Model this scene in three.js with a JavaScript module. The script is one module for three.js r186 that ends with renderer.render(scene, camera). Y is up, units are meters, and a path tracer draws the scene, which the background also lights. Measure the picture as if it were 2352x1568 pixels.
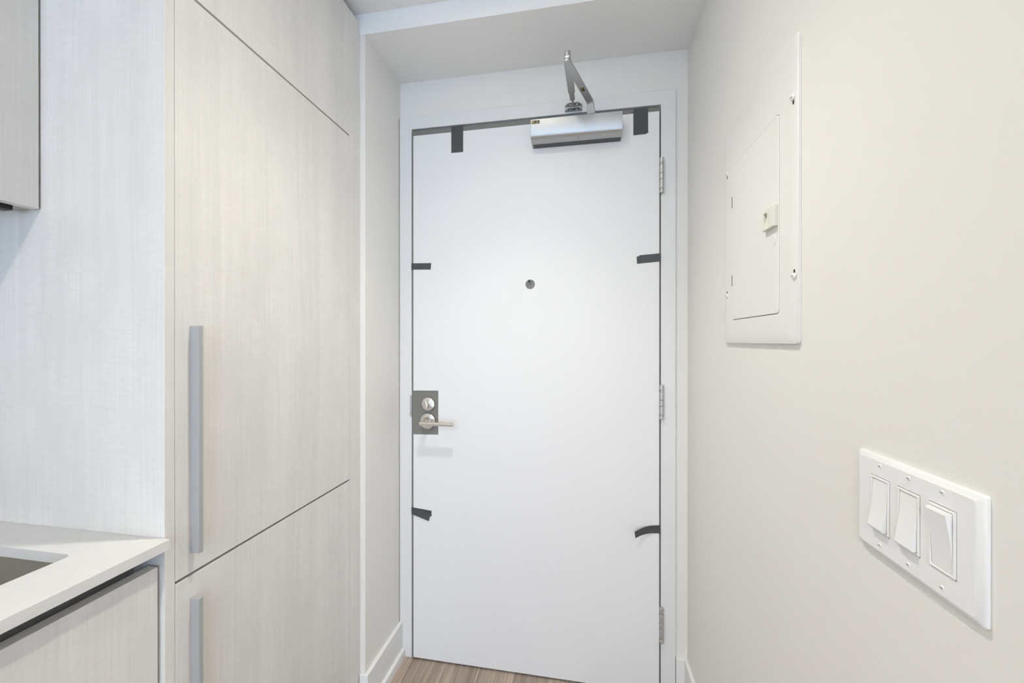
import * as THREE from 'three';
import { RoundedBoxGeometry } from 'three/addons/geometries/RoundedBoxGeometry.js';
import { mergeGeometries, toCreasedNormals } from 'three/addons/utils/BufferGeometryUtils.js';
import { RectAreaLightUniformsLib } from 'three/addons/lights/RectAreaLightUniformsLib.js';

// ---------------------------------------------------------------- camera, sky, lights, exposure
const EYE = 1.226;
const camera = new THREE.PerspectiveCamera(81.57, 1.5, 0.02, 60);
camera.position.set(0, EYE, 0);
camera.rotation.set(-0.0013, 0.177, 0, 'YXZ');
const scene = new THREE.Scene();
scene.background = new THREE.Color().setRGB(3.5, 4.95, 6.95);   // daylight outside the living room window
const renderer = new THREE.WebGLRenderer({ antialias: true });
renderer.toneMapping = THREE.LinearToneMapping;
renderer.toneMappingExposure = 1.05;
renderer.shadowMap.enabled = true;
RectAreaLightUniformsLib.init();
// recessed ceiling lights: place, wide glow of the lens (nits), beams (candela, half angle), colour
const DOWNLIGHTS = [
  { x: -0.20, z: -0.735, glow: 58, beams: [[2.38, 0.85], [0.75, 1.15]], color: [1.0, 0.955, 0.85] },   // entry light between the tall cabinet and the door
  { x: -0.42, z: 1.75, glow: 1330, beams: [], color: [1.0, 0.88, 0.71] },     // kitchen light behind the camera
];

// ---------------------------------------------------------------- helpers
let seed = 7;
const rnd = () => { seed = (seed * 1664525 + 1013904223) >>> 0; return seed / 4294967296; };
const used = new Map();
const numbered = (n) => { const k = used.get(n) || 0; used.set(n, k + 1); return k ? `${n}_${String(k).padStart(3, '0')}` : n; };
const origin = new WeakMap();
function clean(g) {
  g = g.index ? g.toNonIndexed() : g.clone();
  for (const k of Object.keys(g.attributes)) if (!['position', 'normal', 'uv'].includes(k)) g.deleteAttribute(k);
  if (!g.attributes.normal) g.computeVertexNormals();
  g.deleteAttribute('uv'); g.clearGroups();
  return g;
}
// texture coordinates in metres, from the side of the box each triangle faces; grain runs along v
function metreUV(g, along = 'y') {
  const p = g.attributes.position, uv = new Float32Array(p.count * 2), a = new THREE.Vector3(), b = new THREE.Vector3(), c = new THREE.Vector3();
  for (let i = 0; i < p.count; i += 3) {
    a.fromBufferAttribute(p, i); b.fromBufferAttribute(p, i + 1); c.fromBufferAttribute(p, i + 2);
    const n = b.clone().sub(a).cross(c.clone().sub(a)); const ax = Math.abs(n.x), ay = Math.abs(n.y), az = Math.abs(n.z);
    [a, b, c].forEach((v, k) => {
      let U, V;
      if (along === 'z') { V = v.z; U = ay >= ax ? v.x : v.y; if (az > ax && az > ay) { U = v.x; V = v.y; } }
      else if (ax >= ay && ax >= az) { U = v.z; V = v.y; } else if (az >= ay) { U = v.x + 0.37; V = v.y; } else { U = v.z + 0.21; V = v.x; }
      uv[(i + k) * 2] = U; uv[(i + k) * 2 + 1] = V;
    });
  }
  g.setAttribute('uv', new THREE.BufferAttribute(uv, 2));
  return g;
}
function put(name, geos, mat, parent = null, opt = {}) {
  let list = (Array.isArray(geos) ? geos : [geos]).map(clean);
  let g = list.length > 1 ? mergeGeometries(list) : list[0];
  metreUV(g, opt.along);
  if (opt.uv) opt.uv(g);
  const o = parent ? origin.get(parent) || new THREE.Vector3() : new THREE.Vector3();
  g.translate(-o.x, -o.y, -o.z);
  const m = new THREE.Mesh(g, mat);
  m.name = parent ? name : numbered(name); m.castShadow = m.receiveShadow = true;
  origin.set(m, o);
  (parent || scene).add(m);
  if (opt.label) m.userData.label = opt.label;
  return m;
}
function thing(name, label, category, base, group) {
  const o = new THREE.Group(); o.name = numbered(name);
  const v = new THREE.Vector3(...base); o.position.copy(v); origin.set(o, v);
  o.userData = { label, category }; if (group) o.userData.group = group;
  scene.add(o); return o;
}
function setting(name, base = [0, 0, 0]) {
  const o = new THREE.Group(); o.name = name; const v = new THREE.Vector3(...base); o.position.copy(v); origin.set(o, v);
  o.userData = { kind: 'structure' }; scene.add(o); return o;
}
function sub(name, parent) { const o = new THREE.Group(); o.name = name; origin.set(o, origin.get(parent)); parent.add(o); return o; }
function structure(name, geos, mat, opt) { const m = put(name, geos, mat, null, opt); m.userData.kind = 'structure'; return m; }
// box between two corners with rounded edges
function bx(x0, x1, y0, y1, z0, z1, r = 0.0012, seg = 1) {
  const w = Math.abs(x1 - x0), h = Math.abs(y1 - y0), d = Math.abs(z1 - z0);
  const g = r > 0 ? new RoundedBoxGeometry(w, h, d, seg, Math.min(r, w / 2.05, h / 2.05, d / 2.05)) : new THREE.BoxGeometry(w, h, d);
  return g.translate((x0 + x1) / 2, (y0 + y1) / 2, (z0 + z1) / 2);
}
function cyl(r0, r1, from, to, seg = 32, open = false) {
  const a = new THREE.Vector3(...from), b = new THREE.Vector3(...to), g = new THREE.CylinderGeometry(r1, r0, a.distanceTo(b), seg, 1, open);
  g.applyQuaternion(new THREE.Quaternion().setFromUnitVectors(new THREE.Vector3(0, 1, 0), b.clone().sub(a).normalize()));
  return g.translate((a.x + b.x) / 2, (a.y + b.y) / 2, (a.z + b.z) / 2);
}
// turned shape: profile of [radius, height] pairs, axis from a point along a direction
function turned(profile, at, dir, seg = 40, crease = 0.5) {
  let g = new THREE.LatheGeometry(profile.map(([r, y]) => new THREE.Vector2(Math.max(r, 1e-5), y)), seg);
  g = toCreasedNormals(g.toNonIndexed(), crease);
  g.applyQuaternion(new THREE.Quaternion().setFromUnitVectors(new THREE.Vector3(0, 1, 0), new THREE.Vector3(...dir).normalize()));
  return g.translate(...at);
}
function extrude(pts, depth, { bevel = 0, holes = [], seg = 2 } = {}) {
  const s = pts instanceof THREE.Shape ? pts : new THREE.Shape(pts.map((p) => new THREE.Vector2(...p)));
  s.holes.push(...holes);
  return new THREE.ExtrudeGeometry(s, { depth: depth - 2 * bevel, bevelEnabled: bevel > 0, bevelThickness: bevel, bevelSize: bevel, bevelOffset: -bevel, bevelSegments: seg, curveSegments: 20 }).translate(0, 0, bevel);
}
function mirrorX(g) {                 // mirror a non-indexed shape and keep its faces outward
  g.scale(-1, 1, 1); const p = g.attributes.position;
  for (let i = 0; i < p.count; i += 3) { const a = [p.getX(i), p.getY(i), p.getZ(i)]; p.setXYZ(i, p.getX(i + 1), p.getY(i + 1), p.getZ(i + 1)); p.setXYZ(i + 1, ...a); }
  g.deleteAttribute('normal'); g.computeVertexNormals(); return g;
}
function roundRect(x0, x1, y0, y1, r, Cls = THREE.Shape) {
  const s = new Cls(); s.moveTo(x0 + r, y0); s.lineTo(x1 - r, y0); s.absarc(x1 - r, y0 + r, r, -Math.PI / 2, 0); s.lineTo(x1, y1 - r); s.absarc(x1 - r, y1 - r, r, 0, Math.PI / 2);
  s.lineTo(x0 + r, y1); s.absarc(x0 + r, y1 - r, r, Math.PI / 2, Math.PI); s.lineTo(x0, y0 + r); s.absarc(x0 + r, y0 + r, r, Math.PI, 1.5 * Math.PI); return s;
}

// ---------------------------------------------------------------- computed textures
// periodic value noise on a grid
function grid(nx, ny) { const a = new Float32Array(nx * ny); for (let i = 0; i < a.length; i++) a[i] = rnd(); return { nx, ny, a }; }
function noise(g, u, v) {
  const x = u * g.nx, y = v * g.ny, i = Math.floor(x), j = Math.floor(y); let fx = x - i, fy = y - j; fx = fx * fx * (3 - 2 * fx); fy = fy * fy * (3 - 2 * fy);
  const at = (p, q) => g.a[(((q % g.ny) + g.ny) % g.ny) * g.nx + (((p % g.nx) + g.nx) % g.nx)];
  return (at(i, j) * (1 - fx) + at(i + 1, j) * fx) * (1 - fy) + (at(i, j + 1) * (1 - fx) + at(i + 1, j + 1) * fx) * fy;
}
const toS = (l) => { l = Math.min(1, Math.max(0, l)); return Math.round(255 * (l <= 0.0031308 ? 12.92 * l : 1.055 * l ** (1 / 2.4) - 0.055)); };
function texture(w, h, fn, srgb = true) {
  const d = new Uint8Array(w * h * 4);
  for (let y = 0; y < h; y++) for (let x = 0; x < w; x++) {
    const c = fn(x / w, y / h), k = (y * w + x) * 4;
    for (let q = 0; q < 3; q++) d[k + q] = srgb ? toS(c[q]) : Math.round(255 * Math.min(1, Math.max(0, c[q]))); d[k + 3] = 255;
  }
  const t = new THREE.DataTexture(d, w, h); t.wrapS = t.wrapT = THREE.RepeatWrapping; t.magFilter = THREE.LinearFilter; t.minFilter = THREE.LinearMipmapLinearFilter; t.generateMipmaps = true;
  if (srgb) t.colorSpace = THREE.SRGBColorSpace; t.needsUpdate = true; return t;
}
// pale washed oak laminate: long fine streaks along the grain, faint cross ticks
const wA = grid(11, 2), wB = grid(41, 3), wC = grid(170, 6), wD = grid(400, 26), wW = grid(5, 4), wX = grid(40, 560), wP = grid(260, 40), wS = grid(13, 26), wT = grid(30, 70);
const woodValue = (u, v) => {
  const s = u + 0.045 * (noise(wW, u, v) - 0.5);
  const blotch = noise(wS, s, v) - 0.5, patch = noise(wT, s, v) - 0.5;
  let t = 0.30 * (noise(wA, s, v) - 0.5) + 0.14 * (noise(wB, s, v) - 0.5) + (0.12 + 0.16 * blotch) * (noise(wC, s, v) - 0.5) + (0.13 + 0.2 * patch) * (noise(wD, s, v) - 0.5) + 0.16 * blotch + 0.08 * patch;
  const pore = noise(wP, s, v); if (pore > 0.80) t -= (pore - 0.80) * 0.7;
  return t + (0.10 + 0.2 * blotch) * (noise(wX, u, v) - 0.5);
};
const woodMap = texture(1024, 1024, (u, v) => {
  const t = woodValue(u, v), k = 1 + 0.30 * t;
  return [0.755 * k, 0.732 * k * (1 - 0.012 * t), 0.697 * k * (1 - 0.03 * t)].map((c, i) => c + (i === 2 ? t * 0.02 : 0));
});
woodMap.repeat.set(1 / 0.66, 1 / 2.3);
const woodBump = texture(1024, 1024, (u, v) => { const t = 0.5 + 0.7 * (0.3 * (noise(wC, u, v) - 0.5) + 0.3 * (noise(wD, u, v) - 0.5) + 0.55 * (noise(wX, u, v) - 0.5)); return [t, t, t]; }, false);
woodBump.repeat.set(1 / 0.66, 1 / 2.3);
// brown grey oak floor, grain along v
const fA = grid(6, 2), fB = grid(26, 4), fC = grid(90, 8), fD = grid(240, 12), fW = grid(4, 6);
const floorMap = texture(512, 1024, (u, v) => {
  const s = u + 0.03 * (noise(fW, u, v) - 0.5);
  let t = 0.35 * (noise(fA, s, v) - 0.5) + 0.30 * (noise(fB, s, v) - 0.5) + 0.42 * (noise(fC, s, v) - 0.5) + 0.34 * (noise(fD, s, v) - 0.5);
  const ring = Math.sin((s * 16 + 1.7 * noise(fW, s, v)) * Math.PI * 2); t += 0.035 * ring;
  const k = 1 + 1.05 * t; return [0.395 * k, 0.312 * k, 0.250 * k];
});
floorMap.repeat.set(1 / 0.5, 1 / 1.3);
// quartz: tiny specks
const qA = grid(300, 300), qB = grid(30, 30);
const quartzMap = texture(512, 512, (u, v) => { const k = 1 + 0.03 * (noise(qB, u, v) - 0.5) + (noise(qA, u, v) > 0.93 ? -0.03 : 0); return [0.755 * k, 0.745 * k, 0.725 * k]; });
quartzMap.repeat.set(1 / 0.6, 1 / 0.6);
// certification sticker: black with a yellow emblem and two lines of tiny print
function stickerTexture() {
  const c = document.createElement('canvas'); c.width = 256; c.height = 100; const g = c.getContext('2d');
  g.fillStyle = '#0b0b0a'; g.fillRect(0, 0, 256, 100); g.fillStyle = '#d9b414';
  for (const [x, y, r] of [[44, 32, 18], [28, 48, 17], [60, 48, 17], [44, 52, 20]]) { g.beginPath(); g.arc(x, y, r, 0, Math.PI * 2); g.fill(); }
  g.fillRect(36, 62, 16, 18); g.fillRect(24, 80, 40, 6);
  g.fillStyle = '#0b0b0a'; g.fillRect(34, 44, 5, 12); g.fillRect(47, 44, 5, 12);
  g.fillStyle = '#cfae2a'; g.fillRect(146, 24, 58, 7); g.fillRect(154, 36, 42, 7); g.fillRect(164, 47, 22, 6); g.fillRect(104, 66, 138, 7); g.fillRect(112, 78, 80, 4);
  const t = new THREE.CanvasTexture(c); t.colorSpace = THREE.SRGBColorSpace; return t;
}

// ---------------------------------------------------------------- materials
const lin = (r, g, b) => new THREE.Color().setRGB(r, g, b);
const std = (color, roughness, extra = {}) => new THREE.MeshStandardMaterial({ color, roughness, metalness: 0, ...extra });
const M = {
  wall: std(lin(0.84, 0.822, 0.783), 0.6),
  ceiling: std(lin(0.90, 0.895, 0.88), 0.8),
  trim: std(lin(0.85, 0.85, 0.835), 0.4),
  frame: std(lin(0.80, 0.80, 0.795), 0.42),
  wood: std(lin(1, 1, 1), 0.5, { map: woodMap, bumpMap: woodBump, bumpScale: 0.0004 }),
  woodEdge: std(lin(0.66, 0.60, 0.50), 0.6),
  inside: std(lin(0.10, 0.085, 0.065), 0.8),
  quartz: std(lin(1, 1, 1), 0.3, { map: quartzMap }),
  handle: std(lin(0.43, 0.435, 0.435), 0.45, { metalness: 0.15 }),
  leaf: std(lin(0.205, 0.20, 0.18), 0.5),
  sheet: std(lin(0.84, 0.84, 0.84), 0.55),
  tape: std(lin(0.065, 0.068, 0.072), 0.5),
  alu: std(lin(0.47, 0.47, 0.465), 0.42, { metalness: 0.8 }),
  arm: std(lin(0.48, 0.485, 0.49), 0.42, { metalness: 0.7 }),
  zinc: std(lin(0.48, 0.50, 0.52), 0.3, { metalness: 0.9 }),
  nickel: std(lin(0.74, 0.70, 0.66), 0.26, { metalness: 1 }),
  hinge: std(lin(0.55, 0.54, 0.53), 0.38, { metalness: 0.8 }),
  body: std(lin(0.075, 0.08, 0.085), 0.5),
  black: std(lin(0.012, 0.013, 0.014), 0.5),
  steel: std(lin(0.44, 0.42, 0.37), 0.4, { metalness: 0.55 }),
  panel: std(lin(0.83, 0.815, 0.785), 0.4),
  latch: std(lin(0.78, 0.77, 0.68), 0.45),
  switchWhite: std(lin(0.87, 0.87, 0.865), 0.32),
  plank: [1.0, 0.9, 1.08].map((k) => std(lin(k, k, k), 0.5, { map: floorMap })),
  seam: std(lin(0.72, 0.64, 0.56), 0.5),
  floorFar: std(lin(1, 1, 1), 0.5, { map: floorMap }),
  carcass: std(lin(0.50, 0.51, 0.52), 0.55),
  slot: std(lin(0.16, 0.15, 0.13), 0.6),
  dark: std(lin(0.03, 0.03, 0.03), 0.7),
  glass: new THREE.MeshPhysicalMaterial({ color: 0xffffff, roughness: 0, transmission: 1, thickness: 0, ior: 1.5 }),
  sticker: std(lin(1, 1, 1), 0.35, { map: stickerTexture() }),
  lens: new THREE.MeshStandardMaterial({ color: 0xffffff, emissive: new THREE.Color(1, 0.95, 0.88), emissiveIntensity: 8, roughness: 0.4 }),
};

// ---------------------------------------------------------------- the setting
const XR = 0.357, XL = -1.335, ZD = -1.455, FLOOR = -0.003, CEIL = 2.302, SOFFIT = 2.235, ZB = -1.198, XN = -0.706;   // right wall, kitchen wall, door wall, heights, bulkhead front, niche wall
const ZW = 4.6, XFAR = 2.7, ZOPEN = 1.0;

{ // floor: planks in front of the cabinets, one slab under everything
  const floor = setting('floor');
  put('subfloor', bx(XL - 0.12, XFAR + 0.12, -0.16, -0.0044, ZD - 0.5, ZW + 0.12, 0), M.seam, floor);
  put('living_floor', [bx(XL, XFAR, -0.0044, FLOOR, ZOPEN, ZW, 0), bx(XR + 0.12, XFAR, -0.0044, FLOOR, 0.9, ZOPEN, 0)], M.floorFar, floor, { along: 'z' });
  const W = 0.1325, first = -0.649;
  for (let c = -2; c < 8; c++) {
    const x0 = Math.max(first + c * W, -0.80), x1 = Math.min(first + (c + 1) * W, XR);
    if (x1 - x0 < 0.01) continue;
    const cuts = [-1.60, -0.35 - 0.9 * rnd() * 0.6, 0.55 - 0.3 * rnd(), ZOPEN];
    for (let k = 0; k < 3; k++) {
      const off = [rnd() * 3, rnd() * 3];
      put('plank', bx(x0 + 0.0011, x1 - 0.0011, -0.0044, FLOOR, cuts[k] + 0.0006, cuts[k + 1] - 0.0006, 0.0005, 1), M.plank[Math.floor(rnd() * 3)], floor,
        { along: 'z', uv: (g) => { const a = g.attributes.uv; for (let i = 0; i < a.count; i++) a.setXY(i, a.getX(i) + off[0], a.getY(i) + off[1]); } });
    }
  }
}
{ // ceiling with the lower bulkhead in front of the door; holes for the lights
  const c = setting('ceiling');
  const s = roundRect(XL - 0.12, XFAR + 0.12, -(ZW + 0.12), -(ZB - 0.06), 0.001);
  for (const { x, z } of DOWNLIGHTS) { const h = new THREE.Path(); h.absarc(x, -z, 0.058, 0, Math.PI * 2, true); s.holes.push(h); }
  const g = extrude(s, 0.16); g.rotateX(-Math.PI / 2); g.translate(0, CEIL, 0);
  put('ceiling_slab', g, M.ceiling, c);
  put('bulkhead', bx(XL - 0.12, XR + 0.02, SOFFIT, CEIL + 0.16, ZD - 0.16, ZB, 0.002), M.ceiling, c);
}
// niche wall between the tall cabinet and the door, kitchen wall behind the cabinets
structure('wall_left', [bx(XL - 0.12, XN, -0.1, SOFFIT + 0.001, ZD - 0.16, ZB, 0.002)], M.wall);
structure('wall_kitchen', bx(XL - 0.12, XL, -0.1, CEIL + 0.02, ZB, ZW, 0), M.wall);
structure('wall_right', bx(XR, XR + 0.12, -0.1, CEIL + 0.02, ZD - 0.16, ZOPEN, 0), M.wall);
{ // wall round the door opening
  const FL = -0.7035, FR = 0.3155, FT = 2.0945;
  structure('wall_front', [bx(XN, FR - 0.004, FT - 0.004, SOFFIT + 0.001, ZD - 0.16, ZD, 0), bx(FR - 0.004, XR + 0.001, -0.1, SOFFIT + 0.001, ZD - 0.16, ZD, 0)], M.wall);
}
structure('wall_living', [bx(XR + 0.12, XFAR, -0.1, CEIL + 0.02, ZOPEN - 0.12, ZOPEN, 0), bx(XFAR, XFAR + 0.12, -0.1, CEIL + 0.02, ZOPEN - 0.12, ZW, 0)], M.wall);
{ // window wall behind the camera
  const x0 = -1.05, x1 = 2.45, y0 = 0.25, y1 = 2.15;
  structure('wall_back', [bx(XL - 0.12, x0, -0.1, CEIL + 0.02, ZW, ZW + 0.12, 0), bx(x1, XFAR + 0.12, -0.1, CEIL + 0.02, ZW, ZW + 0.12, 0), bx(x0, x1, -0.1, y0, ZW, ZW + 0.12, 0), bx(x0, x1, y1, CEIL + 0.02, ZW, ZW + 0.12, 0)], M.wall);
  const w = setting('window_1');
  const fr = []; for (const x of [x0, (2 * x0 + x1) / 3, (x0 + 2 * x1) / 3, x1]) fr.push(bx(x - 0.025, x + 0.025, y0, y1, ZW + 0.03, ZW + 0.08, 0.002));
  fr.push(bx(x0, x1, y0, y0 + 0.05, ZW + 0.03, ZW + 0.08, 0.002), bx(x0, x1, y1 - 0.05, y1, ZW + 0.03, ZW + 0.08, 0.002));
  put('window_frame', fr, M.handle, w);
  for (let i = 0; i < 3; i++) { const a = x0 + (x1 - x0) * i / 3 + 0.025, b = x0 + (x1 - x0) * (i + 1) / 3 - 0.025; put('pane', new THREE.PlaneGeometry(b - a, y1 - y0 - 0.1).translate((a + b) / 2, (y0 + y1) / 2, ZW + 0.055), M.glass, w); }
}
{ // baseboards
  const bl = setting('baseboard_left');
  put('board', [bx(XN, -0.692, FLOOR, 0.131, ZD + 0.012, ZB + 0.009, 0.0015), bx(-0.722, XN + 0.001, FLOOR, 0.131, ZB + 0.0005, ZB + 0.009, 0.0015)], M.trim, bl);
  put('shoe_moulding', extrude([[-0.6925, FLOOR], [-0.681, FLOOR], [-0.681, 0.026], [-0.683, 0.0295], [-0.687, 0.031], [-0.6925, 0.031]], 0.252).translate(0, 0, ZD + 0.013), M.trim, bl);
  structure('baseboard_front', bx(0.3175, XR - 0.0005, FLOOR, 0.128, ZD, ZD + 0.012, 0.0015), M.trim);
  structure('baseboard_right', bx(XR - 0.012, XR, FLOOR, 0.128, ZD + 0.0125, ZOPEN, 0.0015), M.trim);
}

// ---------------------------------------------------------------- door: frame, grey leaf, white protective sheet, hardware
const ZF = -1.443, ZLEAF = -1.4395, ZSHEET = -1.437;
const LEAF_L = -0.6505, LEAF_R = 0.2635, LEAF_T = 2.036, LEAF_B = 0.003;
{
  const d = setting('door_1', [-0.19, 0, ZF]);
  const FL = -0.7035, FR = 0.3155, FT = 2.0945, OL = -0.6535, OR = 0.2665, OT = 2.0465;
  const fr = sub('door_frame', d);
  const ring = new THREE.Shape([[FL, FLOOR], [OL, FLOOR], [OL, OT], [OR, OT], [OR, FLOOR], [FR, FLOOR], [FR, FT], [FL, FT]].map((p) => new THREE.Vector2(...p)));
  const stop = [[OL - 0.01, FLOOR], [OL + 0.016, FLOOR], [OL + 0.016, OT - 0.016], [OR - 0.016, OT - 0.016], [OR - 0.016, FLOOR], [OR + 0.01, FLOOR], [OR + 0.01, OT + 0.01], [OL - 0.01, OT + 0.01]];
  put('jamb', [extrude(ring, 0.13, { bevel: 0.001, seg: 1 }).translate(0, 0, ZF - 0.13), extrude(stop, 0.05).translate(0, 0, ZF - 0.105)], M.frame, fr);
  put('strike_plate', [bx(-0.6605, OL + 0.0012, 0.932, 1.015, ZF - 0.02, ZF + 0.0022, 0.001), cyl(0.0022, 0.0022, [-0.6585, 0.932, ZF + 0.001], [-0.6585, 1.015, ZF + 0.001], 12)], M.hinge, fr);
  put('strike_screw', cyl(0.0024, 0.0024, [-0.6572, 0.9465, ZF + 0.0015], [-0.6572, 0.9465, ZF + 0.0028], 12), M.black, fr);
  const leaf = put('door_leaf', bx(LEAF_L, LEAF_R, LEAF_B, LEAF_T, ZLEAF - 0.045, ZLEAF, 0.001), M.leaf, d, { label: 'grey metal door leaf showing round the white sheet' });
  // white sheet with a notch for the lock and a hole for the viewer
  const outline = new THREE.Shape([[-0.644, 0.0045], [0.2603, 0.0045], [0.2603, 2.0205], [-0.644, 2.0165], [-0.644, 1.0345], [-0.5432, 1.0362], [-0.5432, 0.8680], [-0.644, 0.8655]].map((p) => new THREE.Vector2(...p)));
  const hole = new THREE.Path(); hole.absarc(-0.1896, 1.4331, 0.0174, 0, Math.PI * 2, true); outline.holes.push(hole);
  put('protective_sheet', extrude(outline, 0.0025, { bevel: 0.0003, seg: 1 }).translate(0, 0, ZLEAF + 0.00005), M.sheet, d, { label: 'white protective sheet taped over the door' });
  // viewer
  const v = sub('door_viewer', d);
  put('viewer_ring', turned([[0.0050, 0], [0.0050, 0.0042], [0.0058, 0.0048], [0.0070, 0.0042], [0.0074, 0.0030], [0.0074, 0]], [-0.1928, 1.4437, ZLEAF], [0, 0, 1]), M.zinc, v);
  put('viewer_lens', turned([[0.0050, 0], [0.0050, 0.0022], [0.0035, 0.0030], [0, 0.0034]], [-0.1928, 1.4437, ZLEAF], [0, 0, 1], 24), M.black, v);
  // thumb turn
  const db = sub('deadbolt', d), dbx = -0.5815, dby = 0.9855;
  put('rose', turned([[0, 0.0125], [0.0215, 0.0125], [0.0245, 0.0115], [0.0262, 0.0085], [0.0266, 0.004], [0.0266, 0]], [dbx, dby, ZLEAF], [0, 0, 1]), M.nickel, db);
  {
    const s = new THREE.Shape(); s.absellipse(0, 0, 0.0058, 0.0165, 0, Math.PI * 2);
    put('thumb_turn', [turned([[0.0085, 0], [0.0085, 0.006], [0.006, 0.009], [0, 0.009]], [dbx, dby, ZLEAF + 0.0122], [0, 0, 1], 24), extrude(s, 0.0165, { bevel: 0.0022, seg: 3 }).rotateZ(0.12).translate(dbx, dby, ZLEAF + 0.0165)], M.nickel, db);
  }
  // lever
  const lv = sub('lever_handle', d), lx = -0.5835, ly = 0.9195;
  put('rose', turned([[0, 0.0105], [0.0265, 0.0105], [0.0292, 0.0095], [0.0305, 0.007], [0.0308, 0.003], [0.0308, 0]], [lx, ly, ZLEAF], [0, 0, 1]), M.nickel, lv);
  put('neck', turned([[0.0175, 0], [0.0150, 0.006], [0.0112, 0.014], [0.0095, 0.022], [0.0095, 0.050], [0, 0.050]], [lx, ly, ZLEAF + 0.010], [0, 0, 1], 32), M.nickel, lv);
  put('lever', turned([[0, 0], [0.0064, 0.0002], [0.0074, 0.0014], [0.0074, 0.129], [0.0064, 0.1308], [0, 0.131]], [-0.5945, ly + 0.0013, ZLEAF + 0.0585], [1, 0, 0], 28), M.nickel, lv);
  // three butt hinges, each a stack of knuckles
  for (const [y0, y1] of [[1.7362, 1.8585], [0.9562, 1.0745], [0.1828, 0.3055]]) {
    const h = sub('hinge', d), zc = ZF + 0.0075, xh = 0.2682, L = (y1 - y0), r = 0.0076;
    put('hinge_leaf', [bx(LEAF_R - 0.0005, LEAF_R + 0.0028, y0 + 0.008, y1 - 0.008, ZF - 0.03, zc, 0.0003), cyl(0.0055, 0.0055, [xh, y0, zc], [xh, y1, zc], 20)], M.hinge, h);
    const cuts = [0, 0.085, 0.155, 0.40, 0.60, 0.80, 0.865, 0.93, 1];
    for (const [a, b] of [[0, 0.10], [0.135, 0.38], [0.385, 0.56], [0.565, 0.80], [0.855, 1]])
      put('knuckle', turned([[0, y0 + L * a + 0.0003], [r - 0.0012, y0 + L * a + 0.0003], [r, y0 + L * a + 0.0012], [r, y0 + L * b - 0.0012], [r - 0.0012, y0 + L * b - 0.0003], [0, y0 + L * b - 0.0003]], [xh, 0, zc], [0, 1, 0], 24), M.hinge, h);
    for (const t of [0.118, 0.828]) put('bearing_ring', turned([[0, y0 + L * t - 0.0017], [r - 0.0009, y0 + L * t - 0.0017], [r - 0.0009, y0 + L * t + 0.0017], [0, y0 + L * t + 0.0017]], [xh, 0, zc], [0, 1, 0], 24), M.hinge, h);
  }
}

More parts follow.
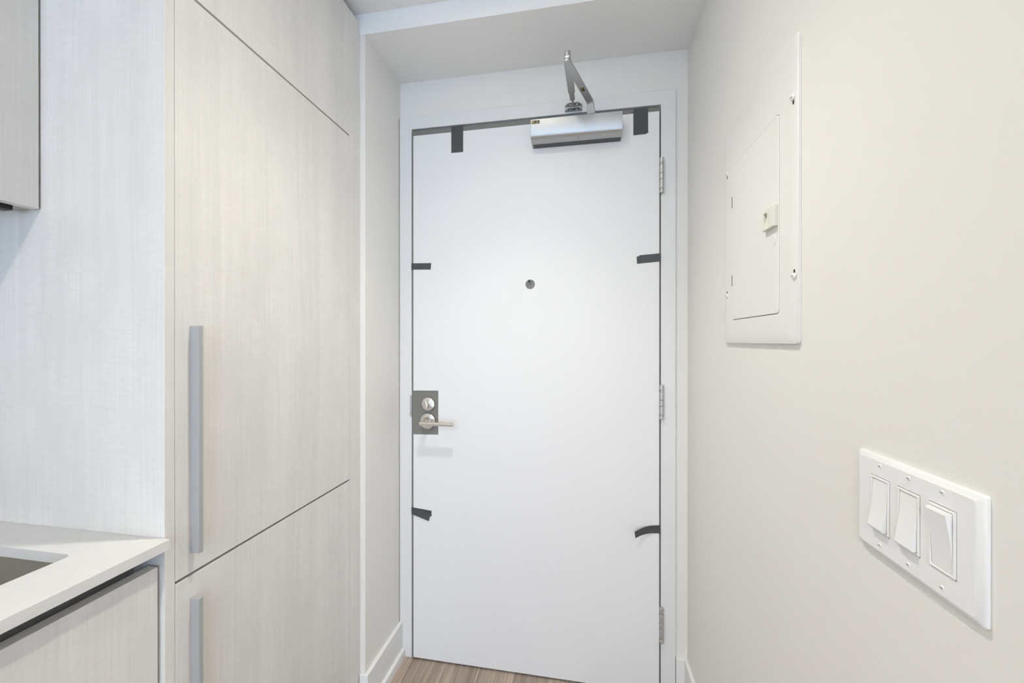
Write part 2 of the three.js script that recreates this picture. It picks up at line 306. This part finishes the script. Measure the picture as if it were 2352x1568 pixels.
// ---------------------------------------------------------------- door closer
{
  const t = thing('door_closer', 'silver overhead door closer with a folded arm at the top of the white door', 'door closer', [-0.022, 1.928, ZSHEET]);
  const z = ZSHEET, x0 = -0.180, x1 = 0.1315;
  // cover: profile in (depth, height), thin shell closed at the ends
  const prof = new THREE.Shape(); prof.moveTo(0, 1.928); prof.lineTo(0.028, 1.928); prof.bezierCurveTo(0.040, 1.929, 0.050, 1.933, 0.0585, 1.9405); prof.lineTo(0.0600, 1.9435); prof.lineTo(0.0600, 2.0005); prof.lineTo(0, 2.0005);
  const cover = mirrorX(extrude(prof, x1 - x0, { bevel: 0.0006, seg: 1 })).rotateY(Math.PI / 2);   // the mirrored depth axis turns to face the room
  put('cover', toCreasedNormals(cover, 0.6).translate(x0, 0, z), M.alu, t);
  put('closer_body', bx(x0 + 0.0045, x1 - 0.002, 1.9274, 1.945, z, z + 0.0285, 0.0004), M.body, t, { label: 'dark body seen under the open cover' });
  put('cover_screw', cyl(0.0013, 0.0013, [-0.016, 1.9312, z + 0.045], [-0.016, 1.9308, z + 0.0475], 10), M.black, t);
  const sticker = (w, h) => new THREE.BoxGeometry(w, h, 0.0003);
  {
    const m = new THREE.Mesh(sticker(0.0285, 0.0115), M.sticker); m.name = 'sticker'; m.castShadow = m.receiveShadow = true;
    m.position.set(x0 + 0.0175, 1.9905, z + 0.0602).sub(origin.get(t)); m.userData.label = 'black sticker with yellow emblem on the cover'; origin.set(m, origin.get(t)); t.add(m);
  }
  // spindle and main arm: rises from the cover, bends, runs level out to the elbow
  const sx = 0.0315, sz = -1.402, ya = 2.045, ex = -0.0445, ez = -1.173, th = 0.0055;
  put('spindle', [turned([[0, 2.0], [0.0175, 2.0], [0.0175, 2.0045], [0.0165, 2.0055], [0.0105, 2.0060], [0.0105, 2.014], [0, 2.012]], [sx, 0, sz], [0, 1, 0], 28)], M.arm, t);
  const dir = new THREE.Vector3(ex - sx, 0, ez - sz), len = dir.length(), ang = Math.atan2(dir.x, dir.z);
  // flat bar swept along a bent centre line, in a frame where +z runs along the arm
  const path = [[-0.010, 2.0035, 0.0145], [0.006, 2.0045, 0.0150], [0.0105, 2.010, 0.0140], [0.0150, 2.028, 0.0125], [0.0195, 2.040, 0.0122], [0.027, ya, 0.0122], [0.09, ya, 0.0122], [0.16, ya, 0.0118], [len - 0.012, ya, 0.0108], [len + 0.004, ya, 0.0096], [len + 0.010, ya, 0.005]];
  const bar = (pts, t2) => {
    const pos = [], idx = []; const n = pts.length;
    for (let i = 0; i < n; i++) {
      const a = pts[Math.max(0, i - 1)], b = pts[Math.min(n - 1, i + 1)]; const tz = b[0] - a[0], ty = b[1] - a[1], l = Math.hypot(tz, ty), nz = -ty / l, ny = tz / l, w = pts[i][2], c = 0.0012;
      const ring = [[-w + c, -t2], [w - c, -t2], [w, -t2 + c], [w, t2 - c], [w - c, t2], [-w + c, t2], [-w, t2 - c], [-w, -t2 + c]];
      for (const [u, v] of ring) pos.push(u, pts[i][1] + v * ny, pts[i][0] + v * nz);
    }
    for (let i = 0; i < n - 1; i++) for (let k = 0; k < 8; k++) { const a = i * 8 + k, b = i * 8 + (k + 1) % 8; idx.push(a, b, a + 8, b, b + 8, a + 8); }
    for (let k = 1; k < 7; k++) { idx.push(0, k + 1, k); const e = (n - 1) * 8; idx.push(e, e + k, e + k + 1); }
    const g = new THREE.BufferGeometry(); g.setAttribute('position', new THREE.Float32BufferAttribute(pos, 3)); g.setIndex(idx);
    return toCreasedNormals(g.toNonIndexed(), 0.45);
  };
  put('main_arm', bar(path, th / 2).rotateY(ang).translate(sx, 0, sz), M.arm, t);
  {
    const m = new THREE.Mesh(sticker(0.020, 0.0105), M.sticker); m.name = 'sticker'; m.castShadow = m.receiveShadow = true; m.userData.label = 'black sticker with yellow emblem under the arm';
    const f = 0.42, c = new THREE.Vector3(sx + (ex - sx) * f, ya - th / 2 - 0.0002, sz + (ez - sz) * f);
    const ux = dir.clone().normalize().multiplyScalar(-1), uz = new THREE.Vector3(0, -1, 0), uy = uz.clone().cross(ux);
    m.quaternion.setFromRotationMatrix(new THREE.Matrix4().makeBasis(ux, uy, uz)); m.position.copy(c).sub(origin.get(t)); origin.set(m, origin.get(t)); t.add(m);
  }
  put('elbow', turned([[0, 2.0405], [0.0085, 2.0405], [0.0098, 2.0415], [0.0098, 2.0565], [0.0086, 2.0572], [0.0086, 2.0588], [0.0095, 2.0595], [0.0095, 2.0715], [0.0085, 2.0735], [0.005, 2.0738], [0.005, 2.0765], [0, 2.0765]], [ex, 0, ez], [0, 1, 0], 32), M.alu, t);
  // forearm: telescoping flat tube, thicker half and thinner rod
  const shx = -0.0330, shz = -1.408, fd = new THREE.Vector3(shx - ex, 0, shz - ez), fl = fd.length(), fa = Math.atan2(fd.x, fd.z), yf = ya + 0.0082;
  put('forearm', bar([[-0.011, yf, 0.006], [-0.006, yf, 0.0095], [0.006, yf, 0.0112], [0.10, yf, 0.0115], [0.158, yf, 0.0110], [0.1585, yf, 0.0095]], 0.0035).rotateY(fa).translate(ex, 0, ez), M.arm, t);
  put('adjustment_rod', [bar([[0.13, yf, 0.0088], [0.198, yf, 0.0085], [0.203, yf, 0.0060]], 0.0026).rotateY(fa).translate(ex, 0, ez), cyl(0.004, 0.0034, [ex + fd.x * 0.80, yf, ez + fd.z * 0.80], [shx, yf + 0.004, shz - 0.012], 14)], M.arm, t);
  // shoe on the frame head: back plate with two cut-cornered flanges
  const bxc = -0.0328, hw = 0.0310;
  const flange = (y, dep) => { const s = new THREE.Shape([[-hw, 0], [hw, 0], [hw, 0.006], [hw * 0.52, dep], [-hw * 0.52, dep], [-hw, 0.006]].map((p) => new THREE.Vector2(...p)));
    for (const q of [-0.012, 0.012]) { const h = new THREE.Path(); h.absellipse(q, 0.012, 0.0042, 0.0034, 0, Math.PI * 2, true); s.holes.push(h); }
    return extrude(s, 0.0026).rotateX(Math.PI / 2).translate(bxc, y, ZF); };
  put('shoe_bracket', [flange(2.0545, 0.0235), flange(2.0725, 0.0235), bx(bxc - hw, bxc + hw, 2.052, 2.0725, ZF, ZF + 0.0026, 0.0004)], M.zinc, t);
  put('shoe_pivot', [cyl(0.0046, 0.0046, [bxc, 2.050, ZF + 0.017], [bxc, 2.0745, ZF + 0.017], 18), turned([[0, -0.006], [0.005, -0.0045], [0.0065, 0], [0.005, 0.0045], [0, 0.006]], [bxc, 2.0632, ZF + 0.017], [0, 1, 0], 18)], M.zinc, t);
  for (const q of [-0.020, 0.020]) put('bracket_screw', turned([[0, 0.0045], [0.0035, 0.004], [0.005, 0.002], [0.005, 0]], [bxc + q, 2.0632, ZF + 0.0024], [0, 0, 1], 18), M.zinc, t);
}

// ---------------------------------------------------------------- tape pieces holding the sheet to the door
// quad corners TL, TR, BR, BL on the door plane, lifted by a function of (u from the left, v from the top)
function tapeStrip(label, quad, lift, notch, flap) {
  const [TL0, , BR0, BL0] = quad;
  const o = thing('tape_strip', label, 'tape', [(TL0[0] + BR0[0]) / 2, Math.min(BL0[1], BR0[1]), ZSHEET], 'black tape strips round the door edge');
  const lay = (part, [TL, TR, BR, BL], lift, notch) => {
    const nu = 14, nv = 10, pos = [], idx = [], th = 0.0007;
    const at = (u, v) => { const a = [TL[0] + (TR[0] - TL[0]) * u, TL[1] + (TR[1] - TL[1]) * u], b = [BL[0] + (BR[0] - BL[0]) * u, BL[1] + (BR[1] - BL[1]) * u]; return [a[0] + (b[0] - a[0]) * v, a[1] + (b[1] - a[1]) * v + (notch ? notch(u, v) : 0), ZSHEET + 0.0002 + lift(u, v)]; };
    for (let s = 0; s < 2; s++) for (let j = 0; j <= nv; j++) for (let i = 0; i <= nu; i++) { const p = at(i / nu, j / nv); pos.push(p[0], p[1], p[2] + s * th); }
    const N = (nu + 1) * (nv + 1), id = (s, i, j) => s * N + j * (nu + 1) + i;
    for (let j = 0; j < nv; j++) for (let i = 0; i < nu; i++) { idx.push(id(1, i, j), id(1, i, j + 1), id(1, i + 1, j), id(1, i + 1, j), id(1, i, j + 1), id(1, i + 1, j + 1)); idx.push(id(0, i, j), id(0, i + 1, j), id(0, i, j + 1), id(0, i + 1, j), id(0, i + 1, j + 1), id(0, i, j + 1)); }
    for (let i = 0; i < nu; i++) { idx.push(id(0, i, 0), id(1, i, 0), id(0, i + 1, 0), id(1, i, 0), id(1, i + 1, 0), id(0, i + 1, 0)); idx.push(id(0, i, nv), id(0, i + 1, nv), id(1, i, nv), id(1, i, nv), id(0, i + 1, nv), id(1, i + 1, nv)); }
    for (let j = 0; j < nv; j++) { idx.push(id(0, 0, j), id(0, 0, j + 1), id(1, 0, j), id(1, 0, j), id(0, 0, j + 1), id(1, 0, j + 1)); idx.push(id(0, nu, j), id(1, nu, j), id(0, nu, j + 1), id(1, nu, j), id(1, nu, j + 1), id(0, nu, j + 1)); }
    const g = new THREE.BufferGeometry(); g.setAttribute('position', new THREE.Float32BufferAttribute(pos, 3)); g.setIndex(idx);
    put(part, toCreasedNormals(g.toNonIndexed(), 0.7), M.tape, o);
  };
  lay('tape', quad, lift, notch);
  if (flap) lay('folded_flap', flap, (u, v) => 0.0011 + lift(u, v) + 0.003 * u * v, null);
  return o;
}
const wr = (u, v, a) => a * (1 + Math.sin(u * 9 + v * 4) * 0.5 + Math.sin(v * 13 - u * 5) * 0.5);
tapeStrip('wide dark tape tab folded over the top edge of the door, left of the closer', [[-0.4905, 2.0375], [-0.444, 2.0375], [-0.444, 1.9385], [-0.4905, 1.9382]], (u, v) => wr(u, v, 0.0003));
tapeStrip('wide dark tape tab on the top edge of the door, right beside the closer', [[0.174, 2.036], [0.2228, 2.036], [0.2235, 1.9450], [0.174, 1.9442]], (u, v) => wr(u, v, 0.0006), (u, v) => (u > 0.9 && v > 0.9 ? 0.003 : 0));
tapeStrip('straight flat dark tape strip on the lock side of the door, level with the viewer', [[-0.6515, 1.5258], [-0.5712, 1.5240], [-0.5732, 1.4997], [-0.6515, 1.5015]], (u, v) => wr(u, v, 0.0002));
tapeStrip('short dark tape strip with a stepped end on the hinge side, level with the viewer', [[0.1852, 1.5210], [0.2650, 1.5260], [0.2650, 1.5010], [0.1865, 1.4955]], (u, v) => wr(u, v, 0.0005) + 0.0012 * Math.max(0, u - 0.7), (u, v) => (u > 0.14 ? 0.003 * (1 - v) : -0.0005));
tapeStrip('folded dark tape strip drooping below the lock on the lock side of the door', [[-0.6515, 0.5840], [-0.5700, 0.5762], [-0.5702, 0.5545], [-0.6515, 0.5580]], (u, v) => wr(u, v, 0.0003), null, [[-0.6480, 0.5815], [-0.5735, 0.5660], [-0.5795, 0.5378], [-0.6480, 0.5570]]);
tapeStrip('dark tape strip curling off the door above the lowest hinge', [[0.1761, 0.5680], [0.2640, 0.5892], [0.2640, 0.5605], [0.1790, 0.5468]], (u, v) => wr(u, v, 0.0004) + 0.020 * (1 - u) ** 2, (u) => 0.0065 * Math.sin(Math.PI * u) * (1 - u * 0.4));

// ---------------------------------------------------------------- tall cabinet
const XC = -0.724, ZT = -0.577;
function barHandle(y0, y1, parent) {
  put('handle', bx(XC, -0.7045, y0, y1, -0.6320, -0.6230, 0.0008), M.handle, parent, { label: 'grey flat metal bar handle' });
}
{
  const t = thing('tall_cabinet', 'full height pale wood grain cabinet standing beside the entry door', 'cabinet', [-1.03, 0, -0.89]);
  put('side_panel', bx(XL + 0.022, XC, FLOOR, 2.272, ZT - 0.018, ZT, 0.0008), M.wood, t);
  put('filler_panel', bx(XC - 0.022, XC, FLOOR, 2.272, ZB + 0.0005, -1.1395, 0.0008), M.wood, t);
  put('carcass', [bx(XL + 0.022, XC - 0.024, 0.08, 2.272, ZB + 0.001, ZT - 0.0185, 0), bx(XL + 0.022, -0.80, FLOOR, 0.08, ZB + 0.001, ZT - 0.0185, 0)], M.inside, t);
  const door = (y0, y1) => put('door', bx(XC - 0.020, XC, y0, y1, -1.1387, -0.5955, 0.0008), M.wood, t);
  door(1.8755, 2.272);
  const d2 = door(0.791, 1.8705), d3 = door(0.085, 0.7855);
  barHandle(0.8295, 1.2547, d2); barHandle(0.32, 0.7445, d3);
  put('toe_kick', bx(-0.80, -0.785, FLOOR, 0.08, -1.1375, ZT - 0.0185, 0.0006), M.wood, t);
}

// ---------------------------------------------------------------- upper cabinet and the black bar below it
{
  const t = thing('upper_cabinet', 'pale wood upper cabinet hung over the counter', 'cabinet', [-1.17, 1.473, -0.15]);
  const z1 = 0.32, zr = -0.5742, back = XL + 0.022;
  put('carcass', bx(back, -1.0262, 1.4745, 2.272, zr, z1, 0.0006), M.carcass, t, { label: 'grey underside of the cabinet box' });
  put('door', bx(-1.0225, -1.003, 1.473, 2.272, zr, -0.13, 0.0008), M.wood, t);
  put('door', bx(-1.0225, -1.003, 1.473, 2.272, -0.127, z1, 0.0008), M.wood, t);
  const b = thing('undercabinet_bar', 'slim black bar fixed under the front of the upper cabinet', 'bar', [-1.035, 1.460, -0.1]);
  put('bar', bx(-1.050, -1.0285, 1.4655, 1.4744, -0.5535, 0.25, 0.0012), M.black, b);
}

// ---------------------------------------------------------------- counter, sink and base cabinet
{
  const Y0 = 0.861, Y1 = 0.879, XE = -0.712, Z0 = ZT + 0.0004, Z1 = 1.20;
  const hx0 = -1.200, hx1 = -0.8155, hz0 = -0.5065, hz1 = 0.16;
  const s = new THREE.Shape([[XL, -Z1], [XE, -Z1], [XE, -Z0], [XL, -Z0]].map((p) => new THREE.Vector2(...p)));
  s.holes.push(roundRect(hx0, hx1, -hz1, -hz0, 0.012, THREE.Path));
  const g = extrude(s, Y1 - Y0, { bevel: 0.0008, seg: 2 }).rotateX(-Math.PI / 2).translate(0, Y0, 0);
  const c = thing('countertop', 'white stone countertop with a sink cut-out beside the tall cabinet', 'countertop', [-1.02, Y0, 0.3]);
  put('slab', g, M.quartz, c);
  const k = thing('sink', 'undermount stainless steel sink set below the white countertop', 'sink', [-1.0, 0.66, -0.17]);
  const e = 0.004, sx0 = hx0 - e, sx1 = hx1 + e, sz0 = hz0 - e, sz1 = hz1 + e, yb = 0.655;
  const rim = roundRect(sx0 - 0.015, sx1 + 0.015, -sz1 - 0.015, -sz0 + 0.015, 0.02); rim.holes.push(roundRect(sx0, sx1, -sz1, -sz0, 0.014, THREE.Path));
  const wall = roundRect(sx0 - 0.0015, sx1 + 0.0015, -sz1 - 0.0015, -sz0 + 0.0015, 0.0155); wall.holes.push(roundRect(sx0, sx1, -sz1, -sz0, 0.014, THREE.Path));
  const bot = roundRect(sx0 - 0.0015, sx1 + 0.0015, -sz1 - 0.0015, -sz0 + 0.0015, 0.0155);
  const dh = new THREE.Path(); dh.absarc(-1.0, 0.17, 0.045, 0, Math.PI * 2, true); bot.holes.push(dh);
  put('basin', [extrude(rim, 0.0015).rotateX(-Math.PI / 2).translate(0, Y0 - 0.0016, 0), extrude(wall, Y0 - yb - 0.001).rotateX(-Math.PI / 2).translate(0, yb, 0), extrude(bot, 0.0015).rotateX(-Math.PI / 2).translate(0, yb - 0.0015, 0)], M.steel, k);
  put('drain', turned([[0.046, yb + 0.0008], [0.040, yb + 0.0012], [0.036, yb - 0.006], [0, yb - 0.007]], [-1.0, 0, -0.17], [0, 1, 0], 32), M.zinc, k);
  // base cabinet: slab doors with a recessed finger channel under the counter
  const b = thing('base_cabinet', 'pale wood base cabinet with handleless doors below the white counter', 'cabinet', [-1.03, 0, 0.3]);
  const xd = -0.732;
  put('carcass', [bx(XL + 0.022, -0.790, 0.08, 0.640, ZT + 0.0005, Z1 - 0.02, 0), bx(-0.790, xd - 0.021, 0.08, 0.790, ZT + 0.0005, Z1 - 0.02, 0), bx(-0.795, -0.7905, 0.64, Y0 - 0.002, ZT + 0.0005, Z1 - 0.02, 0), bx(XL + 0.022, -0.80, FLOOR, 0.08, ZT + 0.0005, Z1 - 0.02, 0)], M.steel, b);
  put('finger_channel', bx(-0.7902, -0.7885, 0.79, Y0 - 0.0015, ZT + 0.0013, Z1 - 0.02, 0), M.handle, b);
  put('side_panel', bx(-0.789, xd - 0.001, 0.08, Y0 - 0.0015, ZT + 0.0003, ZT + 0.0012, 0), M.wood, b);
  for (const [a, q] of [[-0.572, 0.012], [0.015, 0.60], [0.603, Z1 - 0.02]]) put('door', bx(xd - 0.020, xd, 0.085, 0.831, a, q, 0.0008), M.wood, b);
  put('toe_kick', bx(-0.80, -0.785, FLOOR, 0.08, ZT + 0.0005, Z1 - 0.02, 0.0006), M.wood, b);
}

// ---------------------------------------------------------------- breaker panel on the right wall; its local shapes are drawn in (z, y) and turned to face -x
function onRightWall(g, x) { return g.rotateY(-Math.PI / 2).translate(x, 0, 0); }   // shape x becomes z, extrusion grows towards -x
{
  const t = thing('breaker_panel', 'white metal breaker panel with a small hinged door on the right wall', 'breaker panel', [XR, 1.22, -0.906]);
  const z0 = -1.073, z1 = -0.7300, y0 = 1.2205, y1 = 1.742;
  const dz0 = -1.0100, dz1 = -0.7856, dy0 = 1.2762, dy1 = 1.6355, H = 0.009;
  // cover: rolled edge, flat border, then a shallow sloped frame rising to the little door
  const ringAt = (inset, x, r) => { const s = roundRect(z0 + inset, z1 - inset, y0 + inset, y1 - inset, Math.max(0.002, r)); return s.getPoints(10).map((p) => [x, p.y, p.x]); };
  const inner = (inset, x, r) => roundRect(dz0 + inset, dz1 - inset, dy0 + inset, dy1 - inset, r).getPoints(10).map((p) => [x, p.y, p.x]);
  const rings = [ringAt(0, XR - 0.0002, 0.009), ringAt(0, XR - 0.0045, 0.009), ringAt(0.0012, XR - 0.0060, 0.008), ringAt(0.004, XR - 0.0070, 0.007), ringAt(0.022, XR - 0.0074, 0.006), inner(-0.014, XR - H, 0.014), inner(-0.0012, XR - H, 0.010), inner(-0.0012, XR - 0.004, 0.010)];
  const pos = [], idx = [], n = rings[0].length; rings.forEach((r) => r.forEach((p) => pos.push(...p)));
  for (let a = 0; a < rings.length - 1; a++) for (let i = 0; i < n; i++) { const j = (i + 1) % n, p = a * n + i, q = a * n + j; idx.push(p, q, p + n, q, q + n, p + n); }
  const g = new THREE.BufferGeometry(); g.setAttribute('position', new THREE.Float32BufferAttribute(pos, 3)); g.setIndex(idx);
  put('cover', toCreasedNormals(g.toNonIndexed(), 0.35), M.panel, t);
  const d = put('panel_door', onRightWall(extrude(roundRect(dz0, dz1, dy0, dy1, 0.0095), H - 0.003, { bevel: 0.0012 }), XR - 0.0042), M.panel, t);
  // latch with a recessed finger pull, and the round knockout below it
  const lz0 = -0.8345, lz1 = -0.7875, ly0 = 1.4350, ly1 = 1.4725;
  const plate = new THREE.Shape([[lz0, ly0], [lz1, ly0], [lz1, ly1], [lz0, ly1]].map((p) => new THREE.Vector2(...p)));
  plate.holes.push(new THREE.Path([[lz0 + 0.006, ly0 + 0.006], [lz0 + 0.006, ly1 - 0.006], [lz0 + 0.020, ly1 - 0.006], [lz0 + 0.020, ly0 + 0.006]].map((p) => new THREE.Vector2(...p))));
  const L = sub('latch', t), xl = XR - H - 0.0012;
  put('latch_plate', onRightWall(extrude(plate, 0.0075, { bevel: 0.0010, seg: 2 }), xl), M.latch, L);
  {
    const s = new THREE.Shape([[0, 0], [0.0055, 0], [0.0, 0.027]].map((p) => new THREE.Vector2(...p)));
    put('finger_pull', [mirrorX(extrude(s, 0.0145).translate(0, 0, lz0 + 0.0058)).translate(xl, ly0 + 0.006, 0)], M.latch, L);
    const marks = []; for (const [dz, dy, w, h] of [[0.024, 0.0335, 0.006, 0.0005], [0.0255, 0.0255, 0.005, 0.0005], [0.0265, 0.0165, 0.004, 0.0005], [0.025, 0.0042, 0.005, 0.0005], [0.0265, 0.0215, 0.0018, 0.0010], [0.026, 0.0112, 0.0024, 0.0014]]) marks.push(bx(xl - 0.0077, xl - 0.0070, ly0 + dy, ly0 + dy + h, lz0 + dz, lz0 + dz + w, 0));
    put('marking', marks, std(lin(0.45, 0.44, 0.38), 0.5), L);
  }
  put('knockout', turned([[0.0098, 0.0002], [0.0098, 0.0012], [0.0088, 0.0016], [0, 0.0016]], [XR - H - 0.0006, 1.4117, -0.8060], [-1, 0, 0], 28), M.panel, t);
  put('hinge_slot', [bx(XR - H - 0.0018, XR - H + 0.003, 1.5390, 1.5650, dz0 - 0.0016, dz0 + 0.0006, 0)], M.slot, t);
  put('hinge_slot', [bx(XR - H - 0.0018, XR - H + 0.003, 1.3548, 1.3810, dz0 - 0.0016, dz0 + 0.0006, 0)], M.slot, t);
  for (const [y, z, up] of [[1.6365, -0.7410, 1], [1.6345, -1.0500, 1], [1.3350, -0.7375, -1], [1.3365, -1.0500, -1]]) {
    const s = sub('screw', t);
    put('screw_head', turned([[0, 0.0042], [0.0030, 0.0038], [0.0050, 0.0022], [0.0056, 0.0004], [0.0056, 0]], [XR - 0.0072, y, z], [-1, 0, 0], 20), M.panel, s);
    put('screw_slot', [bx(XR - 0.0116, XR - 0.0108, y - 0.0005, y + 0.0005, z - 0.0028, z + 0.0028, 0)], M.slot, s);
    put('slot_hole', onRightWall(extrude(roundRect(z - 0.0022, z + 0.0022, up > 0 ? y - 0.0115 : y + 0.002, up > 0 ? y - 0.002 : y + 0.0115, 0.0021), 0.0004), XR - 0.0073), M.dark, s);
  }
}

// ---------------------------------------------------------------- light switches
{
  const t = thing('light_switch', 'white three-gang rocker light switch on the right wall below the breaker panel', 'light switch', [XR, 0.968, -0.5025]);
  const z0 = -0.5845, z1 = -0.4205, y0 = 0.9685, y1 = 1.0875, W = 0.0148, Hh = 0.0322, yc = 1.0300, zs = [-0.5430, -0.5010, -0.4597];
  const plate = roundRect(z0 + 0.006, z1 - 0.006, y0 + 0.006, y1 - 0.006, 0.003);
  for (const z of zs) plate.holes.push(roundRect(z - W - 0.0008, z + W + 0.0008, yc - Hh - 0.0008, yc + Hh + 0.0008, 0.001, THREE.Path));
  const edge = []; { // rolled edge as rings
    const rg = [[0, 0.0001, 0.0022], [0, 0.0028, 0.0022], [0.0010, 0.0042, 0.0020], [0.0062, 0.0068, 0.0015], [0.0075, 0.0070, 0.0012]].map(([i, h, r]) => roundRect(z0 + i, z1 - i, y0 + i, y1 - i, r).getPoints(8).map((p) => [XR - h, p.y, p.x]));
    const pos = [], idx = [], n = rg[0].length; rg.forEach((r) => r.forEach((p) => pos.push(...p)));
    for (let a = 0; a < rg.length - 1; a++) for (let i = 0; i < n; i++) { const j = (i + 1) % n, p = a * n + i, q = a * n + j; idx.push(p, q, p + n, q, q + n, p + n); }
    const g = new THREE.BufferGeometry(); g.setAttribute('position', new THREE.Float32BufferAttribute(pos, 3)); g.setIndex(idx); edge.push(toCreasedNormals(g.toNonIndexed(), 0.6));
  }
  put('wall_plate', [onRightWall(extrude(plate, 0.0066), XR - 0.0004), ...edge], M.switchWhite, t);
  zs.forEach((z, i) => {
    const up = i === 2;
    put('switch_frame', (() => { const f = roundRect(z - W, z + W, yc - Hh, yc + Hh, 0.001); f.holes.push(roundRect(z - W + 0.0028, z + W - 0.0028, yc - Hh + 0.0026, yc + Hh - 0.0026, 0.0008, THREE.Path)); return onRightWall(extrude(f, 0.0078, { bevel: 0.0005, seg: 1 }), XR - 0.0004); })(), M.switchWhite, t);
    // rocker: two facets meeting at the middle, one end pushed in and the other standing out
    const a = Hh - 0.0030, pts = up ? [[0.0004, -a], [0.0072, -a], [0.0088, 0], [0.0132, a * 0.93], [0.0124, a], [0.0004, a]] : [[0.0004, -a], [0.0124, -a], [0.0132, -a * 0.93], [0.0088, 0], [0.0072, a], [0.0004, a]];
    const g = extrude(pts, 2 * (W - 0.0032), { bevel: 0.0006, seg: 1 }).translate(0, 0, -(W - 0.0032));
    mirrorX(g);
    put('rocker', toCreasedNormals(g, 0.5).translate(XR, yc, z), M.switchWhite, t, { label: up ? 'rocker switched the other way, its top edge standing out' : undefined });
    for (const y of [yc + 0.0462, yc - 0.0480]) { const sc = sub('screw', t);
      put('screw_head', turned([[0, 0.0010], [0.0016, 0.0009], [0.0024, 0.0003], [0.0025, 0]], [XR - 0.0069, y, z], [-1, 0, 0], 18), M.switchWhite, sc);
      put('screw_slot', bx(XR - 0.0081, XR - 0.0076, y - 0.0004, y + 0.0004, z - 0.0016, z + 0.0016, 0), M.leaf, sc); }
  });
}

// ---------------------------------------------------------------- recessed ceiling lights, each with its light just in front of the glowing lens
DOWNLIGHTS.forEach(({ x, z, glow, beams, color }, i) => {
  const t = thing('ceiling_light', ['recessed ceiling light in front of the entry door', 'recessed ceiling light over the kitchen counter'][i], 'ceiling light', [x, CEIL, z]);
  put('trim_ring', turned([[0.046, 0.012], [0.050, 0], [0.062, -0.003], [0.066, -0.001], [0.066, 0.0005]], [x, CEIL, z], [0, 1, 0], 40), M.trim, t);
  put('light_lens', turned([[0, 0], [0.047, 0], [0.047, 0.006], [0, 0.006]], [x, CEIL + 0.006, z], [0, 1, 0], 40), M.lens, t);
  const c = new THREE.Color().setRGB(...color);
  const L = new THREE.RectAreaLight(c, glow, 0.09, 0.09);
  L.position.set(x, CEIL - 0.005, z); L.rotation.x = -Math.PI / 2; scene.add(L);
  for (const [power, half] of beams) {
    const S = new THREE.SpotLight(c, power, 0, half, 1, 2); S.position.set(x, CEIL - 0.008, z); S.target.position.set(x, 0, z);
    S.castShadow = true; S.shadow.radius = 1; S.shadow.mapSize.set(2048, 2048); S.shadow.camera.near = 0.05; scene.add(S, S.target);
  }
});

renderer.render(scene, camera);
